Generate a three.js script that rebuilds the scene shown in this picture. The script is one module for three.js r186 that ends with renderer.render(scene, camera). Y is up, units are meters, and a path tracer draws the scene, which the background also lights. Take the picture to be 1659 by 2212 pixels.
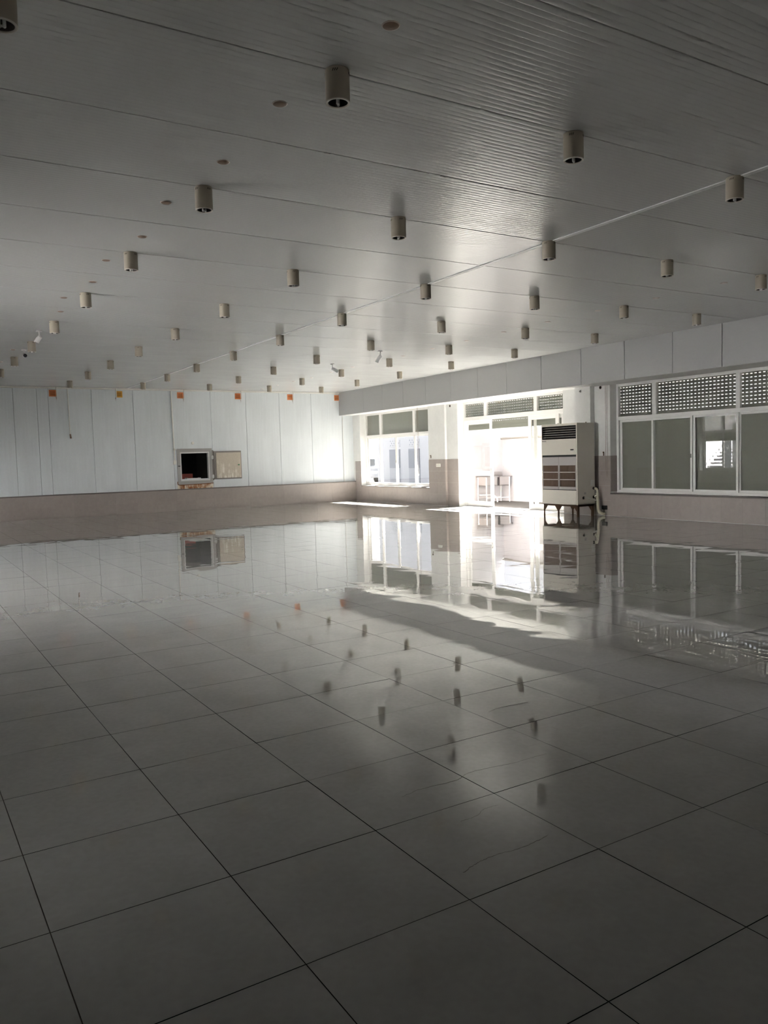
import * as THREE from 'three';
import { RoundedBoxGeometry } from 'three/addons/geometries/RoundedBoxGeometry.js';
import { mergeGeometries } from 'three/addons/utils/BufferGeometryUtils.js';

// ---------------------------------------------------------------- camera, sky, sun, exposure
const scene = new THREE.Scene();
const camera = new THREE.PerspectiveCamera(65.158, 1659 / 2212, 0.05, 300);
camera.position.set(0, 1.4649, 0);
camera.rotation.set(THREE.MathUtils.degToRad(-3.8984), THREE.MathUtils.degToRad(-31.711), THREE.MathUtils.degToRad(-1.628), 'YXZ');
camera.updateMatrixWorld(true);
scene.add(camera);

const SUN_POWER = 76, SKY_POWER = 0.5;
const sunTravel = new THREE.Vector3(-0.79, -0.606, 0.012).normalize();
{
  const w = 256, h = 128, d = new Float32Array(w * h * 4);
  for (let j = 0; j < h; j++) {
    const el = Math.max(0, ((j + 0.5) / h - 0.5) * 2), t = Math.pow(el, 0.55);
    for (let i = 0; i < w; i++) {
      const k = (j * w + i) * 4;
      d[k] = SKY_POWER * (1.6 - 0.85 * t); d[k + 1] = SKY_POWER * (1.62 - 0.72 * t); d[k + 2] = SKY_POWER * (1.66 - 0.45 * t); d[k + 3] = 1;
    }
  }
  const t = new THREE.DataTexture(d, w, h, THREE.RGBAFormat, THREE.FloatType);
  t.mapping = THREE.EquirectangularReflectionMapping; t.magFilter = THREE.LinearFilter; t.needsUpdate = true;
  scene.background = t;
}
const sun = new THREE.DirectionalLight(new THREE.Color().setRGB(1, 0.98, 0.95), SUN_POWER);
sun.position.copy(sunTravel).multiplyScalar(-60).add(new THREE.Vector3(8, 0, -14));
sun.target.position.set(8, 0, -14);
sun.castShadow = true;
Object.assign(sun.shadow.camera, { left: -30, right: 30, top: 30, bottom: -30, near: 1, far: 140 });
sun.shadow.mapSize.set(4096, 4096);
scene.add(sun, sun.target);

const renderer = new THREE.WebGLRenderer();
renderer.toneMapping = THREE.LinearToneMapping;
renderer.toneMappingExposure = 3.4;
renderer.shadowMap.enabled = true;

// ---------------------------------------------------------------- helpers
let seed = 7;
const rnd = () => { seed = (seed * 1664525 + 1013904223) >>> 0; return seed / 4294967296; };
const rr = (a, b) => a + (b - a) * rnd();
const names = new Map();
function numbered(n) { const k = names.get(n) ?? 0; names.set(n, k + 1); return k ? n + '_' + String(k).padStart(3, '0') : n; }
function thing(name, label, category, base = [0, 0, 0], group, kind) {
  const g = new THREE.Group(); g.name = numbered(name); g.position.set(...base);
  g.userData.label = label; g.userData.category = category;
  if (group) g.userData.group = group;
  if (kind) g.userData.kind = kind;
  scene.add(g); return g;
}
// part given in world axes, stored in the axes of its (unturned) thing
function part(parent, name, geo, mat) {
  const m = new THREE.Mesh(geo, mat); m.name = name;
  let p = parent; const o = new THREE.Vector3();
  while (p && p !== scene) { o.add(p.position); p = p.parent; }
  if (o.lengthSq() > 0) geo.translate(-o.x, -o.y, -o.z);
  parent.add(m); return m;
}
const add = (parent, name, geo, mat) => { const m = new THREE.Mesh(geo, mat); m.name = name; parent.add(m); return m; };
function bx(x0, x1, y0, y1, z0, z1) {
  const g = new THREE.BoxGeometry(Math.abs(x1 - x0), Math.abs(y1 - y0), Math.abs(z1 - z0));
  g.translate((x0 + x1) / 2, (y0 + y1) / 2, (z0 + z1) / 2); return g;
}
function rb(x0, x1, y0, y1, z0, z1, r = 0.006, s = 1) {
  const g = new RoundedBoxGeometry(Math.abs(x1 - x0), Math.abs(y1 - y0), Math.abs(z1 - z0), s, Math.min(r, Math.abs(x1 - x0) / 2.1, Math.abs(y1 - y0) / 2.1, Math.abs(z1 - z0) / 2.1));
  g.translate((x0 + x1) / 2, (y0 + y1) / 2, (z0 + z1) / 2); return g;
}
const flat = (g) => { const n = g.index ? g.toNonIndexed() : g; for (const k of Object.keys(n.attributes)) if (!['position', 'normal', 'uv'].includes(k)) n.deleteAttribute(k); return n; };
const merge = (...gs) => mergeGeometries(gs.flat().map(flat));
function tube(pts, r, seg = 24, rad = 8) {
  return new THREE.TubeGeometry(new THREE.CatmullRomCurve3(pts.map((p) => new THREE.Vector3(...p)), false, 'centripetal'), seg, r, rad, false);
}
function rod(a, b, r, rad = 10) {
  const A = new THREE.Vector3(...a), B = new THREE.Vector3(...b), L = A.distanceTo(B);
  const g = new THREE.CylinderGeometry(r, r, L, rad);
  g.applyQuaternion(new THREE.Quaternion().setFromUnitVectors(new THREE.Vector3(0, 1, 0), B.clone().sub(A).normalize()));
  g.translate((A.x + B.x) / 2, (A.y + B.y) / 2, (A.z + B.z) / 2); return g;
}
// uv in metres by the main axis of each face
function metreUV(g, s = 1) {
  const p = g.attributes.position, n = g.attributes.normal, uv = new Float32Array(p.count * 2);
  for (let i = 0; i < p.count; i++) {
    const ax = Math.abs(n.getX(i)), ay = Math.abs(n.getY(i)), az = Math.abs(n.getZ(i));
    let u, v;
    if (ay >= ax && ay >= az) { u = p.getX(i); v = p.getZ(i); } else if (ax >= az) { u = p.getZ(i); v = p.getY(i); } else { u = p.getX(i); v = p.getY(i); }
    uv[2 * i] = u * s; uv[2 * i + 1] = v * s;
  }
  g.setAttribute('uv', new THREE.BufferAttribute(uv, 2)); return g;
}
// tileable value noise
function noiseGrid(n, s) { const a = new Float32Array(n * n); let q = s; for (let i = 0; i < a.length; i++) { q = (q * 1664525 + 1013904223) >>> 0; a[i] = q / 4294967296; } return a; }
function makeNoise(n, s) {
  const a = noiseGrid(n, s), f = (t) => t * t * t * (t * (t * 6 - 15) + 10);
  return (u, v) => {
    const x = ((u % 1) + 1) % 1 * n, y = ((v % 1) + 1) % 1 * n, i = Math.floor(x) % n, j = Math.floor(y) % n, i2 = (i + 1) % n, j2 = (j + 1) % n, p = f(x - Math.floor(x)), q = f(y - Math.floor(y));
    return (a[j * n + i] * (1 - p) + a[j * n + i2] * p) * (1 - q) + (a[j2 * n + i] * (1 - p) + a[j2 * n + i2] * p) * q;
  };
}
function tex(w, h, fn, srgb = false, repeat) {
  const d = new Uint8Array(w * h * 4);
  for (let j = 0; j < h; j++) for (let i = 0; i < w; i++) {
    const c = fn((i + 0.5) / w, (j + 0.5) / h), k = (j * w + i) * 4, dit = rnd();
    for (let m = 0; m < 3; m++) d[k + m] = Math.max(0, Math.min(255, Math.floor((Array.isArray(c) ? c[m] : c) * 255 + dit)));
    d[k + 3] = 255;
  }
  const t = new THREE.DataTexture(d, w, h, THREE.RGBAFormat);
  t.wrapS = t.wrapT = THREE.RepeatWrapping; t.magFilter = THREE.LinearFilter; t.minFilter = THREE.LinearMipmapLinearFilter; t.generateMipmaps = true;
  if (srgb) t.colorSpace = THREE.SRGBColorSpace;
  if (repeat) t.repeat.set(...repeat);
  t.needsUpdate = true; return t;
}
const std = (o) => new THREE.MeshStandardMaterial(o);
const phy = (o) => new THREE.MeshPhysicalMaterial(o);

// ---------------------------------------------------------------- textures and materials
const n4 = makeNoise(4, 11), n8 = makeNoise(8, 5), n16 = makeNoise(16, 21), n32 = makeNoise(32, 31), n64 = makeNoise(64, 41), n128 = makeNoise(128, 51);
const T = {};
T.tileBump = tex(512, 512, (u, v) => 0.75 * n4(u, v) + 0.25 * n8(u, v), false, [1 / 1.2, 1 / 1.2]);
T.tileColor = tex(256, 256, (u, v) => { const k = 0.95 + 0.035 * (n8(u, v) - 0.5) + 0.03 * (n64(u, v) - 0.5); return [k, k * 0.995, k * 0.98]; }, true, [1 / 1.2, 1 / 1.2]);
T.tileRough = tex(256, 256, (u, v) => { const s = n8(u, v) * 0.6 + n32(u * 0.5, v * 2) * 0.4; return 0.55 + 0.45 * Math.max(0, s - 0.35) * 1.6; }, false, [1 / 1.2, 1 / 1.2]);
T.paint = tex(256, 256, (u, v) => { const k = 0.95 + 0.025 * (n8(u, v) - 0.5) + 0.015 * (n32(u, v) - 0.5) + 0.01 * (n128(u, v) - 0.5); return [k, k, k]; }, true, [0.5, 0.5]);
T.paintBump = tex(256, 256, (u, v) => 0.5 * n128(u, v) + 0.5 * n32(u, v), false, [1, 1]);
T.steel = tex(512, 256, (u, v) => { const k = 0.93 + 0.03 * (n8(u, v) - 0.5) + 0.02 * (n32(u, v) - 0.5) + 0.015 * (n128(u, v) - 0.5); return [k, k, k]; }, true, [0.25, 0.5]);
T.steelRough = tex(512, 256, (u, v) => 0.8 + 0.12 * (n8(u, v) - 0.5) + 0.1 * (n16(u, v) - 0.5), false, [0.25, 0.5]);
T.ribs = tex(256, 256, (u, v) => { const r = (u * 24) % 1; return (r < 0.14 ? 0.2 : 0.75) + 0.1 * (n64(u, v * 0.25) - 0.5); }, false, [0.8333, 0.4]);
T.panelColor = tex(512, 512, (u, v) => { const k = 0.93 + 0.03 * (n8(u, v) - 0.5) + 0.02 * (n64(u, v * 0.125) - 0.5) + 0.01 * (n128(u, v) - 0.5); return [k * 0.985, k, k * 1.01]; }, true, [0.4, 0.25]);
T.rust = tex(256, 256, (u, v) => {
  const r = Math.min(1, Math.max(0, 1.7 * (0.6 * n8(u, v * 0.5) + 0.4 * n32(u, v * 0.25)) - 0.35)), q = n64(u, v * 0.5);
  const a = [0.86, 0.83, 0.77], b = [0.62 - 0.2 * q, 0.36 - 0.16 * q, 0.16 - 0.08 * q]; return a.map((x, i) => x * (1 - r) + b[i] * r);
}, true);
T.rustDark = tex(256, 256, (u, v) => { const q = n32(u, v), s = n8(u, v); return [0.36 + 0.22 * q, 0.22 + 0.12 * q + 0.06 * s, 0.14 + 0.08 * s]; }, true, [2, 2]);
T.rustOrange = tex(128, 128, (u, v) => { const q = n16(u, v) * 0.6 + n64(u, v) * 0.4; return [0.96 - 0.16 * q, 0.64 - 0.18 * q, 0.44 - 0.16 * q]; }, true, [4, 4]);
T.hatchDoor = tex(256, 256, (u, v) => {
  const drip = Math.max(0, n32(u, v * 0.1) * 0.7 + n8(u, v) * 0.5 - 0.45 - 0.5 * v), k = Math.min(1, drip * 2.2), q = n64(u, v);
  const a = [0.77, 0.73, 0.67], b = [0.9, 0.88, 0.84]; return a.map((x, i) => x * (1 - k) + b[i] * k - 0.05 * q);
}, true);
T.concrete = tex(256, 256, (u, v) => { const k = 0.72 + 0.1 * (n8(u, v) - 0.5) + 0.12 * (n32(u, v) - 0.5) + 0.08 * (n128(u, v) - 0.5); return [k, k * 0.99, k * 0.96]; }, true, [0.5, 0.5]);
T.dado = tex(256, 256, (u, v) => { const k = 0.96 + 0.03 * (n16(u, v) - 0.5) + 0.02 * (n64(u, v) - 0.5); return [k, k, k]; }, true, [1, 1]);

const M = {};
M.tile = phy({ color: new THREE.Color().setRGB(0.375, 0.371, 0.358), map: T.tileColor, roughness: 0.022, roughnessMap: T.tileRough, ior: 1.52, clearcoat: 0.3, clearcoatRoughness: 0.015, bumpMap: T.tileBump, bumpScale: 0.0002 });
M.grout = std({ color: new THREE.Color().setRGB(0.055, 0.043, 0.036), roughness: 0.95 });
M.ceil = std({ color: new THREE.Color().setRGB(0.64, 0.645, 0.635), roughness: 0.25, roughnessMap: T.steelRough });
M.ceilGap = std({ color: new THREE.Color().setRGB(0.05, 0.048, 0.045), roughness: 0.9 });
M.strip = std({ color: new THREE.Color().setRGB(0.74, 0.75, 0.74), roughness: 0.35 });
M.panel = std({ color: new THREE.Color().setRGB(0.81, 0.825, 0.83), map: T.panelColor, roughness: 0.4, bumpMap: T.ribs, bumpScale: 0.0002 });
M.paint = std({ color: new THREE.Color().setRGB(0.8, 0.8, 0.78), map: T.paint, roughness: 0.8, bumpMap: T.paintBump, bumpScale: 0.0003 });
M.dado = std({ color: new THREE.Color().setRGB(0.365, 0.32, 0.295), map: T.dado, roughness: 0.32 });
M.dado2 = std({ color: new THREE.Color().setRGB(0.38, 0.333, 0.307), map: T.dado, roughness: 0.3 });
M.dadoGrout = std({ color: new THREE.Color().setRGB(0.3, 0.26, 0.235), roughness: 0.9 });
M.bulk = std({ color: new THREE.Color().setRGB(0.42, 0.42, 0.415), roughness: 0.6 });
M.bulkGap = std({ color: new THREE.Color().setRGB(0.05, 0.05, 0.05), roughness: 0.9 });
M.upvc = std({ color: new THREE.Color().setRGB(0.78, 0.77, 0.75), roughness: 0.38 });
M.glass = phy({ color: new THREE.Color().setRGB(0.97, 0.97, 0.96), roughness: 0.0, transmission: 1, thickness: 0, ior: 1.5 });
M.shutter = std({ color: new THREE.Color().setRGB(0.22, 0.225, 0.19), roughness: 0.6 });
M.sill = std({ color: new THREE.Color().setRGB(0.16, 0.14, 0.13), roughness: 0.5 });
M.lamp = std({ color: new THREE.Color().setRGB(0.38, 0.335, 0.265), roughness: 0.45 });
M.lampRim = std({ color: new THREE.Color().setRGB(0.58, 0.54, 0.48), roughness: 0.4 });
M.lampIn = std({ color: new THREE.Color().setRGB(0.08, 0.07, 0.065), roughness: 0.35 });
M.bulb = std({ color: new THREE.Color().setRGB(0.72, 0.72, 0.7), roughness: 0.25 });
M.dark = std({ color: new THREE.Color().setRGB(0.022, 0.021, 0.02), roughness: 0.7 });
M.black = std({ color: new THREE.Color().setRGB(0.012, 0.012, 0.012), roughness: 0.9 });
M.cap = std({ color: new THREE.Color().setRGB(0.27, 0.18, 0.13), roughness: 0.5 });
M.capPale = std({ color: new THREE.Color().setRGB(0.5, 0.46, 0.42), roughness: 0.5 });
M.capRim = std({ color: new THREE.Color().setRGB(0.6, 0.52, 0.46), roughness: 0.3 });
M.camWhite = std({ color: new THREE.Color().setRGB(0.62, 0.62, 0.61), roughness: 0.4 });
M.lens = std({ color: new THREE.Color().setRGB(0.008, 0.008, 0.014), roughness: 0.5 });
M.conduit = std({ color: new THREE.Color().setRGB(0.74, 0.73, 0.69), roughness: 0.4 });
M.rust = std({ color: 0xffffff, map: T.rust, roughness: 0.85 });
M.rustDark = std({ color: 0xffffff, map: T.rustDark, roughness: 0.9 });
M.rustOrange = std({ color: 0xffffff, map: T.rustOrange, roughness: 0.9 });
M.rustYellow = std({ color: new THREE.Color().setRGB(0.72, 0.4, 0.07), roughness: 0.85 });
M.steelFrame = std({ color: new THREE.Color().setRGB(0.36, 0.35, 0.34), roughness: 0.45, metalness: 0.3 });
M.steelPale = std({ color: new THREE.Color().setRGB(0.6, 0.6, 0.59), roughness: 0.4, metalness: 0.2 });
M.hatchRim = std({ color: new THREE.Color().setRGB(0.2, 0.18, 0.165), roughness: 0.6 });
M.hatchDoor = std({ color: 0xffffff, map: T.hatchDoor, roughness: 0.6 });
M.red = std({ color: new THREE.Color().setRGB(0.32, 0.06, 0.04), roughness: 0.5 });
M.green = std({ color: new THREE.Color().setRGB(0.05, 0.2, 0.08), roughness: 0.5 });
M.ac = std({ color: new THREE.Color().setRGB(0.66, 0.62, 0.55), roughness: 0.45 });
M.acGrey = std({ color: new THREE.Color().setRGB(0.43, 0.4, 0.39), roughness: 0.5 });
M.louvre = std({ color: new THREE.Color().setRGB(0.4, 0.38, 0.36), roughness: 0.5 });
M.filter = std({ color: new THREE.Color().setRGB(0.2, 0.14, 0.11), roughness: 0.9 });
M.stand = std({ color: new THREE.Color().setRGB(0.36, 0.42, 0.46), map: T.rustDark, roughness: 0.85 });
M.pipeWrap = std({ color: new THREE.Color().setRGB(0.62, 0.57, 0.44), roughness: 0.8 });
M.chain = std({ color: new THREE.Color().setRGB(0.3, 0.24, 0.2), roughness: 0.5, metalness: 0.4 });
M.brown = std({ color: new THREE.Color().setRGB(0.13, 0.09, 0.06), roughness: 0.7 });
M.plastic = std({ color: new THREE.Color().setRGB(0.76, 0.74, 0.68), roughness: 0.4 });
M.concrete = std({ color: new THREE.Color().setRGB(0.6, 0.59, 0.57), map: T.concrete, roughness: 0.9 });
M.outWall = std({ color: new THREE.Color().setRGB(0.55, 0.55, 0.57), map: T.paint, roughness: 0.9 });
M.outDoor = std({ color: new THREE.Color().setRGB(0.3, 0.32, 0.36), roughness: 0.5 });
M.stainless = std({ color: new THREE.Color().setRGB(0.4, 0.385, 0.38), roughness: 0.42, metalness: 0.6 });
M.pvc = std({ color: new THREE.Color().setRGB(0.8, 0.8, 0.8), roughness: 0.4 });
M.carBody = std({ color: new THREE.Color().setRGB(0.13, 0.14, 0.16), roughness: 0.25, metalness: 0.3 });
M.carGlass = std({ color: new THREE.Color().setRGB(0.03, 0.035, 0.04), roughness: 0.05 });
M.yard = std({ color: new THREE.Color().setRGB(0.16, 0.15, 0.145), map: T.concrete, roughness: 0.9 });
M.cladding = std({ color: new THREE.Color().setRGB(0.17, 0.13, 0.11), roughness: 0.7 });
M.farWall = std({ color: new THREE.Color().setRGB(0.3, 0.305, 0.32), roughness: 0.9 });
M.farDoor = std({ color: new THREE.Color().setRGB(0.11, 0.12, 0.145), roughness: 0.6 });
M.farPanel = std({ color: new THREE.Color().setRGB(0.2, 0.21, 0.23), roughness: 0.6 });
M.roof = std({ color: new THREE.Color().setRGB(0.5, 0.5, 0.5), roughness: 0.8 });

// ---------------------------------------------------------------- measures (metres)
const XR = 13.866, XL = -1.486, ZF = -24.35, ZK = -24.231, ZN = 4.5, H = 3.724, WT = 0.34, XO = XR + WT;
const GX = 14.07;                                                       // room face of the window frames
const W1 = [-23.85, -19.75], D1 = [-18.33, -14.15], W2 = [-12.68, -8.45], SILL = 0.52, HEAD = 2.955;
const WL = [-22.15, -20.2], WM = [-12.68, -8.45];     // windows in the left wall
const DADO = 1.36;

// ---------------------------------------------------------------- floor of single tiles
{
  const floor = thing('floor', 'glossy pale floor of large square tiles with dark joints', 'floor', [0, 0, 0], null, 'structure');
  part(floor, 'grout_bed', bx(XL, XR + 0.05, -0.12, -0.0035, ZF, ZN), M.grout);
  const P = 0.6, GAP = 0.0034, S = (P - GAP) / 2, x0 = 0.3514, z0 = -3.8423;
  const shape = (k) => {
    const r = () => rr(-1, 1), a = rr(0.0001, 0.0004), b = r() * 0.0003, c = r() * 0.0004, d = r() * 0.0004, e = r() * 0.0002, f = r() * 0.0002;
    const w = Array.from({ length: 4 }, () => [rr(2, 5.5) * (rnd() < 0.5 ? -1 : 1), rr(2, 6), rr(0, 6.28), rr(0.00003, 0.00008)]);
    const hf = (u, v) => -a * (u ** 4 + v ** 4) * 0.5 + b * u * v + c * (u * u - 0.4) * 0.6 + d * (v * v - 0.4) * 0.6 + e * u * u * u + f * v * v * v + w.reduce((q, [ku, kv, ph, am]) => q + am * Math.sin(ku * u + kv * v + ph), 0);
    return hf;
  };
  function tileGeo(hf, ou, ov, sx0 = -S, sx1 = S, sz0 = -S, sz1 = S) {
    const N = 8, pos = [], nor = [], uv = [], idx = [];
    for (let j = 0; j <= N; j++) for (let i = 0; i <= N; i++) {
      const x = sx0 + (sx1 - sx0) * i / N, z = sz0 + (sz1 - sz0) * j / N, u = x / S, v = z / S, e = 1e-3;
      const y = hf(u, v), gx = (hf(u + e, v) - hf(u - e, v)) / (2 * e) / S, gz = (hf(u, v + e) - hf(u, v - e)) / (2 * e) / S, n = new THREE.Vector3(-gx, 1, -gz).normalize();
      pos.push(x, y, z); nor.push(n.x, n.y, n.z); uv.push(x + ou, z + ov);
    }
    for (let j = 0; j < N; j++) for (let i = 0; i < N; i++) { const a = j * (N + 1) + i, b = a + 1, c = a + N + 1, d = c + 1; idx.push(a, c, b, b, c, d); }
    const side = (xa, za, xb, zb, nx, nz) => {
      const k = pos.length / 3, ya = hf(xa / S, za / S), yb = hf(xb / S, zb / S);
      pos.push(xa, ya, za, xb, yb, zb, xa, -0.009, za, xb, -0.009, zb);
      for (let q = 0; q < 4; q++) { nor.push(nx, 0, nz); uv.push(q & 1, q >> 1); }
      idx.push(k, k + 1, k + 2, k + 1, k + 3, k + 2);
    };
    side(sx0, sz1, sx1, sz1, 0, 1); side(sx1, sz0, sx0, sz0, 0, -1); side(sx1, sz1, sx1, sz0, 1, 0); side(sx0, sz0, sx0, sz1, -1, 0);
    const g = new THREE.BufferGeometry();
    g.setAttribute('position', new THREE.Float32BufferAttribute(pos, 3)); g.setAttribute('normal', new THREE.Float32BufferAttribute(nor, 3)); g.setAttribute('uv', new THREE.Float32BufferAttribute(uv, 2)); g.setIndex(idx);
    return g;
  }
  const variants = Array.from({ length: 12 }, (_, k) => tileGeo(shape(k), rr(0, 5), rr(0, 5)));
  const all = [], v = new THREE.Vector3(), fr = new THREE.Frustum().setFromProjectionMatrix(new THREE.Matrix4().multiplyMatrices(camera.projectionMatrix, camera.matrixWorldInverse));
  const i0 = Math.floor((XL - x0) / P), i1 = Math.ceil((XR - x0) / P), j0 = Math.floor((ZF - z0) / P), j1 = Math.ceil((ZN - z0) / P);
  for (let i = i0; i < i1; i++) for (let j = j0; j < j1; j++) {
    const cx = x0 + (i + 0.5) * P, cz = z0 + (j + 0.5) * P;
    const cut = cx - S < XL || cx + S > XR || cz - S < ZK || cz + S > ZN;
    const seen = fr.intersectsSphere(new THREE.Sphere(v.set(cx, 0, cz), 0.35)), depth = Math.hypot(cx, cz);
    all.push({ cx, cz, cut, key: seen && !cut ? depth : 1000 + depth });
  }
  all.sort((a, b) => a.key - b.key);
  const rest = [];
  all.forEach((t, n) => {
    const tx = rr(-1, 1) * 0.0009, tz = rr(-1, 1) * 0.0009;
    if (n < 300) {
      const m = add(floor, 'floor_tile', variants[Math.floor(rnd() * 12)], M.tile);
      m.position.set(t.cx, rr(-0.0002, 0.0002), t.cz); m.rotation.set(tx, Math.floor(rnd() * 4) * Math.PI / 2, tz);
    } else {
      const a = Math.max(-S, XL - t.cx), b = Math.min(S, XR - t.cx), c = Math.max(-S, ZK - 0.05 - t.cz), d = Math.min(S, ZN - t.cz);
      if (b - a < 0.02 || d - c < 0.02) return;
      const g = tileGeo(shape(0), rr(0, 5), rr(0, 5), a, b, c, d);
      g.applyMatrix4(new THREE.Matrix4().makeRotationFromEuler(new THREE.Euler(tx, 0, tz))); g.translate(t.cx, rr(-0.0002, 0.0002), t.cz);
      rest.push(g);
    }
  });
  for (const pl of [[[1.805, -2.842], [1.909, -2.863], [2.116, -2.851], [2.199, -2.883], [2.361, -2.868], [2.448, -2.854], [2.653, -2.852]], [[1.87, -2.51], [1.957, -2.515], [2.017, -2.546], [2.09, -2.543]], [[1.638, -2.192], [1.731, -2.217], [1.82, -2.221], [1.933, -2.21], [2.076, -2.226]], [[2.833, -3.515], [2.919, -3.536], [3.132, -3.517]]]) {
    const c = new THREE.CatmullRomCurve3(pl.map(([x, z]) => new THREE.Vector3(x, 0, z))), n = 40, top = [], bot = [];
    for (let i = 0; i <= n; i++) { const p = c.getPoint(i / n), j = rr(-0.003, 0.003), w = rr(0.0003, 0.0009) * (i === 0 || i === n ? 0.2 : 1); top.push(new THREE.Vector2(p.x, -(p.z + j) + w)); bot.unshift(new THREE.Vector2(p.x, -(p.z + j) - w)); }
    const g = new THREE.ExtrudeGeometry(new THREE.Shape([...top, ...bot]), { depth: 0.0015, bevelEnabled: false }); g.rotateX(-Math.PI / 2); g.translate(0, -0.0008, 0);
    add(floor, 'crack_line', g, M.grout);
  }
  const m = add(floor, 'floor_tile_field', mergeGeometries(rest), M.tile); m.userData.kind = 'stuff';
}

// ---------------------------------------------------------------- ceiling of ribbed sandwich panels
const rowZ = [-4.24, -6.5, -8.82, -11.11, -13.43, -15.73, -18.02, -20.295, -22.55];
const colX = [0.45, 2.357, 4.267, 6.193, 8.108, 9.979, 11.746];
const XJ = 6.193;
{
  const ceiling = thing('ceiling', 'pale ribbed metal panel ceiling with long dark seams', 'ceiling', [0, H, 0], null, 'structure');
  const seams = [ZF];
  for (let k = rowZ.length - 1; k >= 0; k--) { if (k === rowZ.length - 1) seams.push(-23.68); seams.push(rowZ[k]); if (k) seams.push((rowZ[k] + rowZ[k - 1]) / 2); }
  for (let z = -3.11; z < ZN; z += 1.135) seams.push(z);
  seams.push(ZN);
  part(ceiling, 'roof_deck', bx(XL - 0.5, XO, H + 0.03, H + 0.16, ZF - 0.6, ZN + 0.4), M.ceilGap);
  part(ceiling, 'roof', (() => { const g = new THREE.ExtrudeGeometry(new THREE.Shape([[XL - 0.5, H + 0.16], [XO, H + 0.16], [XO, 4.3], [6.2, 6.6], [XL - 0.5, 5.2]].map((p) => new THREE.Vector2(...p))), { depth: ZN + 0.4 - ZF + 0.6, bevelEnabled: false }); g.translate(0, 0, ZF - 0.6); return g; })(), M.roof);
  for (let k = 0; k + 1 < seams.length; k++) {
    const za = seams[k] + 0.0055, zb = seams[k + 1] - 0.0055, w = zb - za, n = Math.max(2, Math.round(w / 0.05));
    // underside profile across the panel: flat lands and shallow rounded grooves
    const prof = [];
    for (let i = 0; i < n; i++) {
      const p = w / n, s = za + i * p;
      prof.push([s + (i ? 0.0015 : 0), i ? 0.0016 : 0.002], [s + 0.0065, 0], [s + p - 0.0065, 0], [s + p - (i < n - 1 ? 0.0015 : 0), i < n - 1 ? 0.0016 : 0.002]);
    }
    for (const [xa, xb] of [[XL, XJ - 0.004], [XJ + 0.004, XR]]) {
      const pos = [], nor = [], uv = [], idx = [];
      prof.forEach(([z, y], i) => {
        const a = prof[Math.max(0, i - 1)], b = prof[Math.min(prof.length - 1, i + 1)], dz = b[0] - a[0], dy = b[1] - a[1], L = Math.hypot(dz, dy);
        for (const x of [xa, xb]) { pos.push(x, y, z); nor.push(0, -dz / L, dy / L); uv.push(x, z); }
      });
      for (let i = 0; i + 1 < prof.length; i++) { const a = 2 * i; idx.push(a, a + 1, a + 2, a + 1, a + 3, a + 2); }
      const k0 = pos.length / 3;
      for (const z of [za, zb]) for (const x of [xa, xb]) for (const y of [0.002, 0.03]) { pos.push(x, y, z); nor.push(0, 0, z === za ? -1 : 1); uv.push(x, z); }
      idx.push(k0, k0 + 1, k0 + 2, k0 + 1, k0 + 3, k0 + 2, k0 + 4, k0 + 6, k0 + 5, k0 + 5, k0 + 6, k0 + 7);
      const g = new THREE.BufferGeometry();
      g.setAttribute('position', new THREE.Float32BufferAttribute(pos, 3)); g.setAttribute('normal', new THREE.Float32BufferAttribute(nor, 3)); g.setAttribute('uv', new THREE.Float32BufferAttribute(uv, 2)); g.setIndex(idx);
      add(ceiling, 'ceiling_panel', g, M.ceil);
    }
  }
  // loose flakes of seam filler
  [[3.473, -4.243, 0.07], [2.916, -5.375, 0.05], [3.72, -5.372, 0.06], [3.856, -5.373, 0.07], [3.977, -5.385, 0.05], [4.379, -5.375, 0.04], [4.606, -5.38, 0.06]].forEach(([x, z, l], i) => {
    const sh = new THREE.Shape([[-l / 2, 0], [-l * 0.2, 0.012], [l * 0.1, 0.007], [l / 2, 0.003], [l * 0.3, -0.008], [-l * 0.2, -0.006]].map((p) => new THREE.Vector2(...p)));
    const g = new THREE.ExtrudeGeometry(sh, { depth: 0.003, bevelEnabled: false }); g.rotateX(Math.PI / 2); g.translate(x, H, z);
    part(ceiling, 'filler_flake', g, i % 3 ? M.acGrey : M.strip);
  });
  part(ceiling, 'joint_strip', rb(XJ - 0.012, XJ + 0.046, H - 0.008, H + 0.012, ZF, ZN, 0.003), M.strip);
}

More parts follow.
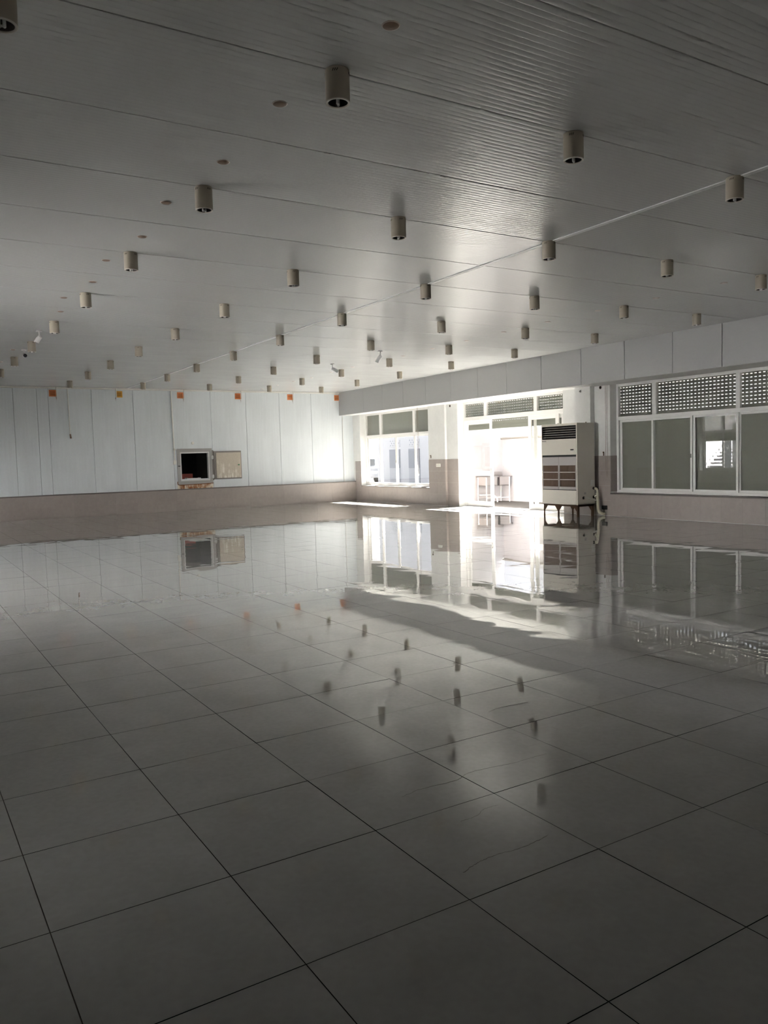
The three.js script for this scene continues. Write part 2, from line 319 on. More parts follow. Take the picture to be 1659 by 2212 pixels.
// ---------------------------------------------------------------- far wall: metal panels, hatch opening, tiled kerb
const HX = [7.735, 8.612], HY = [0.968, 1.76];                           // hatch opening
{
  const w = thing('wall_far', 'pale grey metal panel wall with vertical seams above a tiled kerb', 'wall', [0, 0, ZF], null, 'structure');
  const s = [XL, -0.42, 0.75, 1.92, 3.09, 3.7, 4.0, 5.174, 6.364, 7.52, 8.76, 9.934, 11.106, 12.275, 13.445, XR + 0.1];
  part(w, 'backing', merge(bx(XL - 0.3, HX[0] - 0.04, -0.1, H + 0.1, ZF - 0.2, ZF - 0.05), bx(HX[1] + 0.04, XO, -0.1, H + 0.1, ZF - 0.2, ZF - 0.05), bx(HX[0] - 0.04, HX[1] + 0.04, -0.1, HY[0] - 0.03, ZF - 0.2, ZF - 0.05), bx(HX[0] - 0.04, HX[1] + 0.04, HY[1] + 0.03, H + 0.1, ZF - 0.2, ZF - 0.05)), M.ceilGap);
  for (let i = 0; i + 1 < s.length; i++) {
    const a = s[i] + 0.004, b = s[i + 1] - 0.004;
    if (a < HX[0] && b > HX[1]) {
      const sh = new THREE.Shape([[a, 0.6], [b, 0.6], [b, H], [a, H]].map((p) => new THREE.Vector2(...p)));
      sh.holes.push(new THREE.Path([[HX[0], HY[0]], [HX[0], HY[1]], [HX[1], HY[1]], [HX[1], HY[0]]].map((p) => new THREE.Vector2(...p))));
      const g = new THREE.ExtrudeGeometry(sh, { depth: 0.05, bevelEnabled: false }); g.translate(0, 0, ZF - 0.05);
      part(w, 'wall_panel', metreUV(g), M.panel);
    } else part(w, 'wall_panel', metreUV(rb(a, b, 0.6, H, ZF - 0.05, ZF, 0.004)), M.panel);
  }
  // tiled kerb
  part(w, 'kerb_core', bx(XL, XR, -0.05, 0.648, ZF, ZK - 0.009), M.dadoGrout);
  const KT = [0.002, 0.316, 0.647];
  for (let x = XL; x < XR; x += 0.6) for (let r = 0; r < 2; r++)
    part(w, 'kerb_tile', metreUV(bx(x + 0.001, Math.min(x + 0.599, XR), KT[r] + 0.001, KT[r + 1] - 0.001, ZK - 0.01, ZK + rr(-0.0006, 0.0006))), rnd() < 0.5 ? M.dado : M.dado2);
  part(w, 'kerb_edge_strip', rb(XL, XR, 0.64, 0.67, ZF, ZK + 0.012, 0.003), M.sill);
}

// ---------------------------------------------------------------- right wall with openings, pilasters and dado tiles
function wallWithOpenings(name, label, side, xf, openings, extra) {
  const w = thing(name, label, 'wall', [xf, 0, -10], null, 'structure');
  const X = (d) => xf + side * d, g = [];
  const zs = [ZF - 0.2, ...openings.flatMap((o) => [o.z[0], o.z[1]]), ZN + 0.3];
  for (let i = 0; i + 1 < zs.length; i += 2) g.push(bx(X(0), X(WT), -0.1, H + 0.1, zs[i], zs[i + 1]));
  for (const o of openings) { if (o.y0 > 0) g.push(bx(X(0), X(WT), -0.1, o.y0, o.z[0], o.z[1])); else g.push(bx(X(0), X(WT), -0.1, -0.004, o.z[0], o.z[1])); g.push(bx(X(0), X(WT), HEAD, H + 0.1, o.z[0], o.z[1])); }
  part(w, 'masonry', metreUV(merge(g, extra ?? [])), M.paint);
  return w;
}
const PA = { z: [-19.7, -18.87], x: 13.8 }, PB = { z: [-13.62, -13.14], x: 13.725 };
{
  const w = wallWithOpenings('wall_right', 'white window wall with brown tiled dado and two shallow pilasters', 1, XR, [{ z: W1, y0: SILL }, { z: D1, y0: 0 }, { z: W2, y0: SILL }],
    [bx(PA.x, XR + 0.02, 0, 2.98, ...PA.z), bx(PB.x, XR + 0.02, 0, 2.98, ...PB.z)]);
  for (const [a, b, y0] of [[ZF - 0.2, W1[0], 0], [W1[1], D1[0], 0], [D1[1], W2[0], 0], [W2[1], ZN + 0.3, 0], [...W1, 1], [...W2, 1]]) part(w, 'outside_cladding', bx(XO, XO + 0.02, -0.04, y0 ? SILL - 0.01 : 3.08, a, b), M.cladding);
  // dado: tiles 0.45 x 0.34, thin, on wall faces
  const face = (x, z0, z1, y0, y1) => {
    const nz = Math.max(1, Math.round((z1 - z0) / 0.45)), ny = Math.max(1, Math.round((y1 - y0) / 0.34)), dz = (z1 - z0) / nz, dy = (y1 - y0) / ny;
    for (let i = 0; i < nz; i++) for (let j = 0; j < ny; j++)
      part(w, 'dado_tile', metreUV(bx(x - 0.008 - rr(0, 0.0006), x + 0.002, y0 + j * dy + 0.001, y0 + (j + 1) * dy - 0.001, z0 + i * dz + 0.0008, z0 + (i + 1) * dz - 0.0008)), rnd() < 0.5 ? M.dado : M.dado2);
  };
  const ends = (x0, x1, z, s, y0, y1) => { for (let j = 0; j < 4; j++) part(w, 'dado_tile', metreUV(bx(x0, x1, y0 + (y1 - y0) * j / 4 + 0.001, y0 + (y1 - y0) * (j + 1) / 4 - 0.001, z - s * 0.002, z + s * 0.008)), M.dado); };
  face(XR, ZK, W1[0], 0.004, DADO);
  face(XR, W1[0], PA.z[0], 0.004, SILL - 0.03);
  face(PA.x, PA.z[0], PA.z[1], 0.004, DADO);
  ends(PA.x - 0.008, XR, PA.z[1], 1, 0.004, DADO);
  face(XR, PA.z[1] + 0.008, D1[0], 0.004, DADO);
  face(XR, D1[1], PB.z[0], 0.004, DADO);
  face(PB.x, PB.z[0], PB.z[1], 0.004, DADO);
  ends(PB.x - 0.008, XR, PB.z[1], 1, 0.004, DADO);
  face(XR, PB.z[1] + 0.008, W2[0], 0.004, DADO);
  face(XR, W2[0], W2[1], 0.004, SILL - 0.03);
  face(XR, W2[1], W2[1] + 4, 0.004, DADO);
  // tiled reveals beside the near window (up to the dado line)
  for (const [z, s] of [[W2[0], 1]]) for (let j = 0; j < 2; j++) part(w, 'dado_tile', metreUV(bx(XR, GX, 0.55 + 0.405 * j + 0.001, 0.955 + 0.405 * j - 0.001, z - s * 0.002, z + s * 0.006)), M.dado);
  for (const [z0, z1] of [W1, W2]) part(w, 'window_sill', rb(XR - 0.02, GX + 0.02, SILL - 0.03, SILL, z0, z1, 0.004), M.sill);
}
{
  const w = wallWithOpenings('wall_left', 'white wall left of the camera with two windows', -1, XL, [{ z: WL, y0: SILL }, { z: WM, y0: SILL }], []);
  const n = thing('wall_near', 'white wall behind the camera', 'wall', [6, 0, ZN], null, 'structure');
  const NX = [3.5, 4.6], NH = 2.4;
  part(n, 'masonry', metreUV(merge(bx(XL - 0.3, NX[0], -0.1, H + 0.1, ZN, ZN + 0.3), bx(NX[1], XO, -0.1, H + 0.1, ZN, ZN + 0.3), bx(NX[0], NX[1], NH, H + 0.1, ZN, ZN + 0.3), bx(NX[0], NX[1], -0.1, -0.004, ZN, ZN + 0.3))), M.paint);
  const d = thing('door_2', 'white framed glazed door behind the camera', 'door', [(NX[0] + NX[1]) / 2, 0, ZN + 0.12], null, 'structure');
  part(d, 'door_frame', frameGeoXY(NX[0], NX[1], 0, NH, ZN + 0.1, ZN + 0.18, 0.06), M.upvc);
  part(d, 'mullion', rb((NX[0] + NX[1]) / 2 - 0.04, (NX[0] + NX[1]) / 2 + 0.04, 0.06, NH - 0.06, ZN + 0.1, ZN + 0.17, 0.004), M.upvc);
  for (const k of [0, 1]) part(d, 'pane', bx(NX[0] + 0.05 + k * 0.52, NX[0] + 0.53 + k * 0.52, 0.05, NH - 0.05, ZN + 0.13, ZN + 0.135), M.glass);
}

// ---------------------------------------------------------------- bulkhead above the windows
{
  const t = thing('trim_1', 'grey boxed bulkhead of square panels above the window wall', 'bulkhead', [13.3, 2.94, -16], null, 'structure');
  const fx = (z) => 13.335 - (z + 24) * 0.0185;
  const s = [-24.36, -22.62, -21.42, -20.2, -18.98, -17.76, -16.55, -15.38, -14.12, -12.83, -11.58, -10.37, -9.27, -8.12, -6.95, -5.75, -4.55, -3.35, -2.15, -0.95, 0.25, 1.45, 2.65, ZN];
  for (let i = 0; i + 1 < s.length; i++) {
    const a = s[i] + (i ? 0.006 : 0), b = s[i + 1] - 0.006, xa = fx(a), xb = fx(b), d = 0.02;
    const sh = new THREE.Shape([[xa, -a], [xb, -b], [xb + d, -b], [xa + d, -a]].map((p) => new THREE.Vector2(...p)));
    const g = new THREE.ExtrudeGeometry(sh, { depth: H - 2.94, bevelEnabled: false }); g.rotateX(-Math.PI / 2); g.translate(0, 2.94, 0);
    part(t, 'bulkhead_panel', metreUV(g), M.bulk);
  }
  const sh = new THREE.Shape([[fx(-24.36) + 0.07, 24.36], [fx(ZN) + 0.07, -ZN], [XR + 0.01, -ZN], [XR + 0.01, 24.36]].map((p) => new THREE.Vector2(...p)));
  const core = new THREE.ExtrudeGeometry(sh, { depth: H - 2.965, bevelEnabled: false }); core.rotateX(-Math.PI / 2); core.translate(0, 2.96, 0);
  part(t, 'bulkhead_core', core, M.bulkGap);
  const so = new THREE.ExtrudeGeometry(sh, { depth: 0.02, bevelEnabled: false }); so.rotateX(-Math.PI / 2); so.translate(0, 2.942, 0);
  part(t, 'soffit', metreUV(so), M.paint);
}

// ---------------------------------------------------------------- windows, doors, shutters
function frameGeo(x0, x1, z0, z1, y0, y1, t, tb = t) { return merge(rb(x0, x1, y0, y1, z0, z0 + t, 0.004), rb(x0, x1, y0, y1, z1 - t, z1, 0.004), rb(x0, x1, y1 - t, y1, z0 + t, z1 - t, 0.004), rb(x0, x1, y0, y0 + tb, z0 + t, z1 - t, 0.004)); }
function sash(parent, X, d, z0, z1, y0, y1, t = 0.055, tb = t) {
  const s = part(parent, 'sash', frameGeo(X(d), X(d + 0.035), z0, z1, y0, y1, t, tb), M.upvc);
  part(s, 'pane', bx(X(d + 0.015), X(d + 0.02), y0 + tb - 0.008, y1 - t + 0.008, z0 + t - 0.008, z1 - t + 0.008), M.glass);
  return s;
}
function windowUnit(name, label, side, gx, z0, z1, top, low, raised) {
  const X = (d) => gx + side * d, w = thing(name, label, 'window', [gx, SILL, (z0 + z1) / 2], null, 'structure');
  const yT = 2.18;                                                      // transom
  part(w, 'window_frame', frameGeo(X(0), X(0.09), z0, z1, SILL, HEAD, 0.06), M.upvc);
  part(w, 'transom', rb(X(0), X(0.09), yT - 0.035, yT + 0.045, z0 + 0.06, z1 - 0.06, 0.004), M.upvc);
  top.forEach(([a, b], i) => {
    part(w, 'pane', bx(X(0.04), X(0.045), yT + 0.04, HEAD - 0.055, a, b), M.glass);
    if (i) part(w, 'mullion', rb(X(0.005), X(0.085), yT + 0.045, HEAD - 0.06, top[i - 1][1], a, 0.004), M.upvc);
  });
  low.forEach(([a, b, track]) => sash(w, X, track ? 0.012 : 0.052, a, b, SILL + 0.055, yT - 0.03, 0.052));
  const h = w.children.filter((c) => c.name === 'sash')[1];
  part(h, 'latch', rb(X(-0.012), X(0.014), 1.28, 1.36, low[1][1] - 0.035, low[1][1] - 0.015, 0.003), M.steelFrame);
  return w;
}
windowUnit('window_1', 'white framed sliding window in the far corner, clear panes showing the yard', 1, GX, W1[0], W1[1], [[-23.79, -22.93], [-22.79, -20.93], [-20.8, -19.82]], [[-23.79, -22.88, 0], [-22.95, -21.93, 1], [-21.92, -20.83, 1], [-20.9, -19.81, 0]]);
windowUnit('window_2', 'white framed sliding window at right with closed shutter behind its panes', 1, GX, W2[0], W2[1], [[-12.62, -11.69], [-11.59, -9.69], [-9.6, -8.51]], [[-12.62, -11.66, 0], [-11.72, -10.685, 1], [-10.665, -9.635, 1], [-9.66, -8.51, 0]]);
windowUnit('window_3', 'white framed window in the left wall, mirrored in the right window', -1, XL - 0.204, WL[0], WL[1], [[-22.09, -21.22], [-21.12, -20.26]], [[-22.09, -21.14, 0], [-21.2, -20.26, 1]]);
windowUnit('window_4', 'white framed window in the left wall nearer the camera', -1, XL - 0.204, WM[0], WM[1], [[-12.62, -11.69], [-11.59, -9.69], [-9.6, -8.51]], [[-12.62, -11.66, 0], [-11.72, -10.685, 1], [-10.665, -9.635, 1], [-9.66, -8.51, 0]]);
{
  const d = thing('door_1', 'white framed glazed sliding doorway standing half open to the bright yard', 'door', [GX, 0, (D1[0] + D1[1]) / 2], null, 'structure');
  const X = (k) => GX + k, [z0, z1] = D1;
  part(d, 'door_frame', merge(rb(X(0), X(0.1), 0, HEAD, z0, z0 + 0.05, 0.004), rb(X(0), X(0.1), 0, HEAD, z1 - 0.2, z1, 0.004), rb(X(0), X(0.1), HEAD - 0.06, HEAD, z0 + 0.05, z1 - 0.2, 0.004)), M.upvc);
  part(d, 'transom', rb(X(0), X(0.1), 2.42, 2.53, z0 + 0.05, z1 - 0.2, 0.004), M.upvc);
  const top = [[-18.28, -17.41], [-17.29, -15.405], [-15.285, -14.36]];
  top.forEach(([a, b], i) => {
    part(d, 'pane', bx(X(0.045), X(0.05), 2.525, HEAD - 0.055, a, b), M.glass);
    if (i) part(d, 'mullion', rb(X(0.005), X(0.095), 2.53, HEAD - 0.06, top[i - 1][1], a, 0.004), M.upvc);
  });
  const leaf = (k, a, b, handle) => {
    const l = part(d, 'door_leaf', merge(frameGeo(X(k), X(k + 0.036), a, b, 0.012, 2.425, 0.11, 0.14), rb(X(k), X(k + 0.036), 0.88, 1.0, a + 0.11, b - 0.11, 0.004)), M.upvc);
    part(l, 'pane', bx(X(k + 0.015), X(k + 0.02), 0.992, 2.323, a + 0.102, b - 0.102), M.glass);
    part(l, 'pane', bx(X(k + 0.015), X(k + 0.02), 0.144, 0.888, a + 0.102, b - 0.102), M.glass);
    if (handle !== undefined) part(l, 'handle', merge(rb(X(k - 0.022), X(k + 0.002), 0.93, 1.08, handle - 0.014, handle + 0.014, 0.005)), M.steelFrame);
  };
  leaf(0.056, -18.28, -17.13, -17.19);
  leaf(0.014, -15.63, -14.53);
  leaf(0.058, -15.47, -14.36);
  part(d, 'threshold', merge(rb(XR - 0.01, XO, -0.004, 0.012, z0, z1, 0.004), rb(X(0.028), X(0.034), 0.012, 0.024, z0 + 0.05, z1 - 0.2, 0.001), rb(X(0.072), X(0.078), 0.012, 0.024, z0 + 0.05, z1 - 0.2, 0.001)), M.stainless);
}
// roller shutter: each slat is a part; slotted slats carry short teeth that leave see-through slots
function shutter(label, x, z0, z1, yBottom, slotted) {
  const s = thing('roller_shutter', label, 'shutter', [x, yBottom, (z0 + z1) / 2]);
  const L = z1 - z0, P = 0.0705, n = Math.round(L / 0.09), p = L / n;
  const bar = (h) => { const g = rb(-0.006, 0.006, 0, h, -L / 2, L / 2, 0.004); return flat(g); };
  const plain = flat(bx(-0.006, 0.006, 0, 0.0705, -L / 2, L / 2));
  const teeth = [flat(bx(-0.006, 0.006, 0, 0.0585, -L / 2, L / 2))];
  for (let i = 0; i <= n; i++) { const c = -L / 2 + i * p; teeth.push(flat(bx(-0.004, 0.004, 0.058, P, Math.max(-L / 2, c - 0.021), Math.min(L / 2, c + 0.021)))); }
  const open = mergeGeometries(teeth);
  let k = 0;
  for (let y = HEAD - 0.01 - P; y > yBottom - 0.001; y -= P, k++) { const m = add(s, 'slat', slotted(k, y) ? open : plain, M.shutter); m.position.set(0, y - yBottom, 0); }
  add(s, 'bottom_bar', rb(-0.012, 0.012, -0.03, 0.012 + 0.05, -L / 2, L / 2, 0.004), M.shutter);
  for (const e of [-1, 1]) add(s, 'guide_rail', rb(-0.02, 0.02, SILL - yBottom + (yBottom > 2 ? 0 : 0), HEAD - yBottom, e * L / 2 - 0.02, e * L / 2 + 0.02, 0.003), M.upvc);
  return s;
}
shutter('grey slatted shutter rolled up behind the top panes of the corner window', XO - 0.06, W1[0] + 0.02, W1[1] - 0.02, 2.24, (k) => k === 0);
shutter('grey slatted shutter with open slots rolled up above the bright doorway', XO - 0.06, D1[0] + 0.02, D1[1] - 0.02, 2.19, (k) => k < 9);
shutter('grey slatted shutter lowered behind the big right window, light in upper slots', XO - 0.06, W2[0] + 0.02, W2[1] - 0.02, 0.56, (k) => k < 10);
shutter('grey slatted shutter half lowered outside the window mirrored in right panes', XL - WT + 0.06, WL[0] + 0.02, WL[1] - 0.02, 1.78, (k) => k < 12);


// ---------------------------------------------------------------- ceiling lamps
{
  const proto = new THREE.Group();
  const R = 0.0715, L = 0.188;
  const lathe = (pts, seg = 40) => new THREE.LatheGeometry(pts.map((p) => new THREE.Vector2(...p)), seg);
  add(proto, 'housing', lathe([[0.0, 0], [R - 0.004, 0], [R - 0.001, -0.002], [R, -0.006], [R, -L + 0.008], [R - 0.001, -L + 0.006]]), M.lamp);
  add(proto, 'rim', lathe([[R - 0.001, -L + 0.0075], [R + 0.0005, -L + 0.005], [R, -L + 0.001], [R - 0.003, -L], [R - 0.012, -L + 0.001], [R - 0.0135, -L + 0.006]]), M.lampRim);
  add(proto, 'reflector', lathe([[R - 0.0135, -L + 0.005], [R - 0.016, -L + 0.05], [R - 0.03, -L + 0.11], [0.02, -L + 0.13], [0, -L + 0.13]]), M.lampIn);
  const b = [];
  for (const [x, z] of [[-0.013, 0], [0.013, 0]]) { const c = new THREE.CapsuleGeometry(0.0085, 0.1, 4, 12); c.translate(x, -L + 0.048, z); b.push(c); }
  const u = new THREE.CylinderGeometry(0.006, 0.006, 0.026, 8); u.rotateZ(Math.PI / 2); u.translate(0, -L + 0.0, 0); b.push(u);
  const base = new THREE.CylinderGeometry(0.024, 0.022, 0.04, 16); base.translate(0, -L + 0.112, 0); b.push(base);
  add(proto, 'bulb', merge(b), M.bulb);
  for (let s = 0; s < 4; s++) for (let k = -1; k <= 1; k++) {
    const a = s * Math.PI / 2 + k * 0.17, g = new RoundedBoxGeometry(0.0045, 0.017, 0.003, 1, 0.001);
    g.rotateZ(-0.42); g.translate(0, -0.024, R - 0.0008); g.rotateY(a);
    add(proto, 'vent_slot', g, M.black);
  }
  const ord = ['first', 'second', 'third', 'fourth', 'fifth', 'sixth', 'seventh', 'eighth', 'ninth'];
  const meas = { 0: [null, [2.374, -4.225], [4.3, -4.25], [6.2, -4.28]], };
  rowZ.forEach((z, r) => colX.forEach((x, c) => {
    if (c === 0 && r > 0) return;                                         // left of the frame
    if (r === 0 && c > 3) return;
    if (r === 1 && c > 5) return;
    if (r === 8 && c === 1) return;
    const side = c === 3 ? 'on the ceiling joint strip' : (c < 3 ? ord[2 - c] + ' left' : ord[c - 4] + ' right') + ' of ceiling joint strip';
    const g = proto.clone(); g.name = numbered('ceiling_downlight');
    g.userData = { label: `beige cylinder downlight, ${ord[r]} row from camera, ${side}`, category: 'ceiling lamp', group: 'cylinder downlights on the ceiling' };
    const p = meas[r]?.[c] ?? [x, z];
    g.position.set(c === 0 ? 0.585 : p[0], H + 0.001, p[1]); g.rotation.y = rr(0, 6.28);
    scene.add(g);
  }));
}
// ---------------------------------------------------------------- ceiling caps
{
  const cap = new THREE.Group();
  add(cap, 'disc', new THREE.LatheGeometry([[0, -0.013], [0.02, -0.0125], [0.036, -0.009], [0.044, -0.004]].map((p) => new THREE.Vector2(...p)).reverse(), 28), M.cap);
  add(cap, 'rim', new THREE.LatheGeometry([[0.043, -0.005], [0.047, -0.0045], [0.05, -0.001], [0.05, 0.001]].map((p) => new THREE.Vector2(...p)).reverse(), 28), M.capRim);
  const ord = ['first', 'second', 'third', 'fourth', 'fifth', 'sixth', 'seventh', 'eighth', 'ninth', 'tenth', 'eleventh', 'twelfth', 'thirteenth', 'fourteenth', 'fifteenth', 'sixteenth', 'seventeenth'];
  const left = [[2.388, -3.659], [2.262, -4.78], [2.3, -5.889], [2.2, -7.012], [2.3, -8.153], [2.2, -9.25], [2.3, -10.389], [2.16, -11.512], [2.3, -12.545], [2.2, -16.9], [2.2, -18.9]];
  const right = [[9.931, -7.017], [9.928, -8.162], [9.89, -9.274], [9.868, -10.411], [9.886, -11.595], [9.922, -12.76], [9.935, -13.953], [10.017, -15.201], [9.998, -17.464], [10.023, -18.659], [10.17, -20.079], [10.134, -21.165], [10.15, -22.33], [10.196, -23.592]];
  const put = (list, what, mat) => list.forEach(([x, z], i) => {
    const g = cap.clone(); g.name = numbered('sprinkler_plug'); g.userData = { label: `${what}, ${ord[i]} from the camera`, category: 'plug', group: 'round caps on the ceiling panels' };
    if (mat) g.children[0].material = mat;
    g.position.set(x, H + 0.001, z); scene.add(g);
  });
  put(left, 'small rusty round ceiling cap in the left line', null);
  put(right, 'small pale round ceiling cap in the right line', M.capPale);
}
// ---------------------------------------------------------------- security cameras
function bullet(label, x, z, yaw, tilt, len = 0.16) {
  const g = thing('security_camera', label, 'camera', [x, H, z], 'bullet cameras under the ceiling');
  add(g, 'base_plate', (() => { const c = new THREE.CylinderGeometry(0.045, 0.05, 0.018, 20); c.translate(0, -0.008, 0); return c; })(), M.camWhite);
  add(g, 'bracket', merge(rod([0, -0.01, 0], [0, -0.09, 0], 0.014), new THREE.SphereGeometry(0.022, 12, 10).translate(0, -0.095, 0)), M.camWhite);
  const b = new THREE.CylinderGeometry(0.036, 0.036, len, 20); b.rotateX(Math.PI / 2); b.translate(0, 0, len / 2 - 0.02);
  const q = new THREE.Euler(tilt, yaw, 0, 'YXZ'), m = new THREE.Matrix4().makeRotationFromEuler(q).setPosition(0, -0.115, 0);
  const body = add(g, 'camera_body', b.applyMatrix4(m), M.camWhite);
  const hood = new THREE.CylinderGeometry(0.041, 0.041, len * 0.8, 20, 1, true, Math.PI * 0.5, Math.PI); hood.rotateX(Math.PI / 2); hood.translate(0, 0.002, len / 2 + 0.005);
  add(body, 'sun_hood', hood.applyMatrix4(m), M.camWhite);
  const l = new THREE.CylinderGeometry(0.034, 0.034, 0.006, 20); l.rotateX(Math.PI / 2); l.translate(0, 0, len - 0.02);
  add(body, 'lens', l.applyMatrix4(m), M.lens);
}
bullet('grey bullet camera on the left ceiling, angled away between two downlights', 2.29, -14.42, -2.3, 0.9, 0.11);
bullet('bullet camera at far left whose round black lens faces the viewer', 2.38, -16.82, -0.02, 0.12);
bullet('white bullet camera pointing right, beside the bright ceiling patch', 9.19, -17.02, 1.25, 0.5);
bullet('grey bullet camera hanging nose down left of the corner window ceiling lamps', 9.07, -14.65, -2.4, 1.0);

// ---------------------------------------------------------------- things on the far wall
{
  const t = thing('trim_2', 'long white strip along the top of the far wall', 'trim', [6, H - 0.05, ZF], null, 'structure');
  part(t, 'strip', rb(XL, 13.36, H - 0.055, H - 0.002, ZF, ZF + 0.05, 0.008), M.conduit);
  const c1 = thing('conduit_pipe', 'thin vertical white conduit ending in a rusty stub, left far wall', 'pipe', [4.53, 2.3, ZF]);
  part(c1, 'pipe', rod([4.53, 3.68, ZF + 0.014], [4.538, 2.37, ZF + 0.014], 0.013), M.conduit);
  part(c1, 'end_fitting', merge(rod([4.54, 2.38, ZF + 0.018], [4.545, 2.29, ZF + 0.05], 0.022), new THREE.SphereGeometry(0.028, 12, 8).translate(4.546, 2.285, ZF + 0.05)), M.cap);
  const c2 = thing('conduit_pipe', 'white conduit dropping to the switch box beside the hatch', 'pipe', [7.52, 1.5, ZF]);
  part(c2, 'pipe', merge(rod([7.509, 3.66, ZF + 0.026], [7.535, 1.556, ZF + 0.026], 0.021), rod([7.52, 1.885, ZF + 0.022], [7.61, 1.885, ZF + 0.022], 0.016)), M.conduit);
  part(c2, 'tee_joint', merge(new THREE.SphereGeometry(0.034, 14, 10).translate(7.524, 1.885, ZF + 0.036)), M.plastic);
  const sb = thing('switch_box', 'small cream switch box left of the hatch', 'switch', [7.535, 1.44, ZF]);
  part(sb, 'box', rb(7.495, 7.585, 1.425, 1.555, ZF, ZF + 0.045, 0.006), M.plastic);
  part(sb, 'cover', rb(7.503, 7.577, 1.433, 1.547, ZF + 0.044, ZF + 0.052, 0.003), M.plastic);
  const c3 = thing('conduit_pipe', 'vertical white conduit in the far right corner under the bulkhead', 'pipe', [13.33, 3, ZF]);
  part(c3, 'pipe', rod([13.46, 2.93, ZF + 0.016], [13.46, 0.66, ZF + 0.016], 0.008), M.conduit);
  const kn = thing('blanking_cap', 'small round white cap on the far wall above the hatch', 'wall cap', [8.13, 2.078, ZF]);
  const d = new THREE.LatheGeometry([[0, 0.04], [0.03, 0.04], [0.042, 0.034], [0.046, 0.02], [0.046, 0]].map((p) => new THREE.Vector2(...p)), 24); d.rotateX(Math.PI / 2);
  add(kn, 'cap', d, M.conduit);
  const e = new THREE.CylinderGeometry(0.02, 0.02, 0.006, 18); e.rotateX(Math.PI / 2); e.translate(0, 0, 0.042); add(kn, 'centre', e, M.plastic);
}
// rusty vents with their hooked pipes
[[4.03, 'first', 1], [5.87, 'second', -1], [7.71, 'third', 1], [9.58, 'fourth', 1], [11.41, 'fifth', 1], [13.17, 'sixth', 1]].forEach(([x, o, s], i) => {
  const yel = i === 1, w = 0.19, y0 = 3.45, y1 = 3.635, col = yel ? 'yellow' : 'rusty orange';
  const g = thing('wall_vent', `${col} slatted vent plate with hooked pipe, ${o} from left on far wall`, 'vent', [x + w / 2, y0, ZF], 'rusty vent plates along the far wall');
  const m = yel ? M.rustYellow : M.rustOrange;
  part(g, 'plate', frameGeoXY(x, x + w, y0, y1, ZF, ZF + 0.016, 0.022), m);
  part(g, 'back_plate', bx(x + 0.02, x + w - 0.02, y0 + 0.02, y1 - 0.02, ZF, ZF + 0.004), M.rustDark);
  for (let k = 0; k < 4; k++) { const sl = rb(-0.075, 0.075, -0.013, 0.013, -0.003, 0.003, 0.002); sl.rotateX(-0.6); sl.translate(x + w / 2, y0 + 0.04 + k * 0.036, ZF + 0.012); part(g, 'slat', sl, m); }
  const px = s > 0 ? x + w + 0.004 : x - 0.004;
  part(g, 'hook_pipe', merge(tube([[px, H - 0.02, ZF + 0.03], [px, H - 0.035, ZF + 0.075], [px, H - 0.09, ZF + 0.08], [px, 3.5, ZF + 0.08], [px, y0 + 0.01, ZF + 0.075], [px - s * 0.004, y0 - 0.012, ZF + 0.05], [px - s * 0.015, y0 - 0.01, ZF + 0.01]], 0.018, 36, 8)), M.conduit);
  const st = new THREE.Shape([[px - 0.012, y0 - 0.005], [px + 0.012, y0 - 0.005], [px + 0.004, y0 - 0.06], [px + 0.001, y0 - 0.12], [px - 0.003, y0 - 0.07]].map((p) => new THREE.Vector2(...p)));
  const sg = new THREE.ExtrudeGeometry(st, { depth: 0.0012, bevelEnabled: false }); sg.translate(0, 0, ZF); part(g, 'rust_streak', sg, M.rustDark);
});
function frameGeoXY(x0, x1, y0, y1, z0, z1, t) { return merge(bx(x0, x1, y1 - t, y1, z0, z1), bx(x0, x1, y0, y0 + t, z0, z1), bx(x0, x0 + t, y0 + t, y1 - t, z0, z1), bx(x1 - t, x1, y0 + t, y1 - t, z0, z1)); }
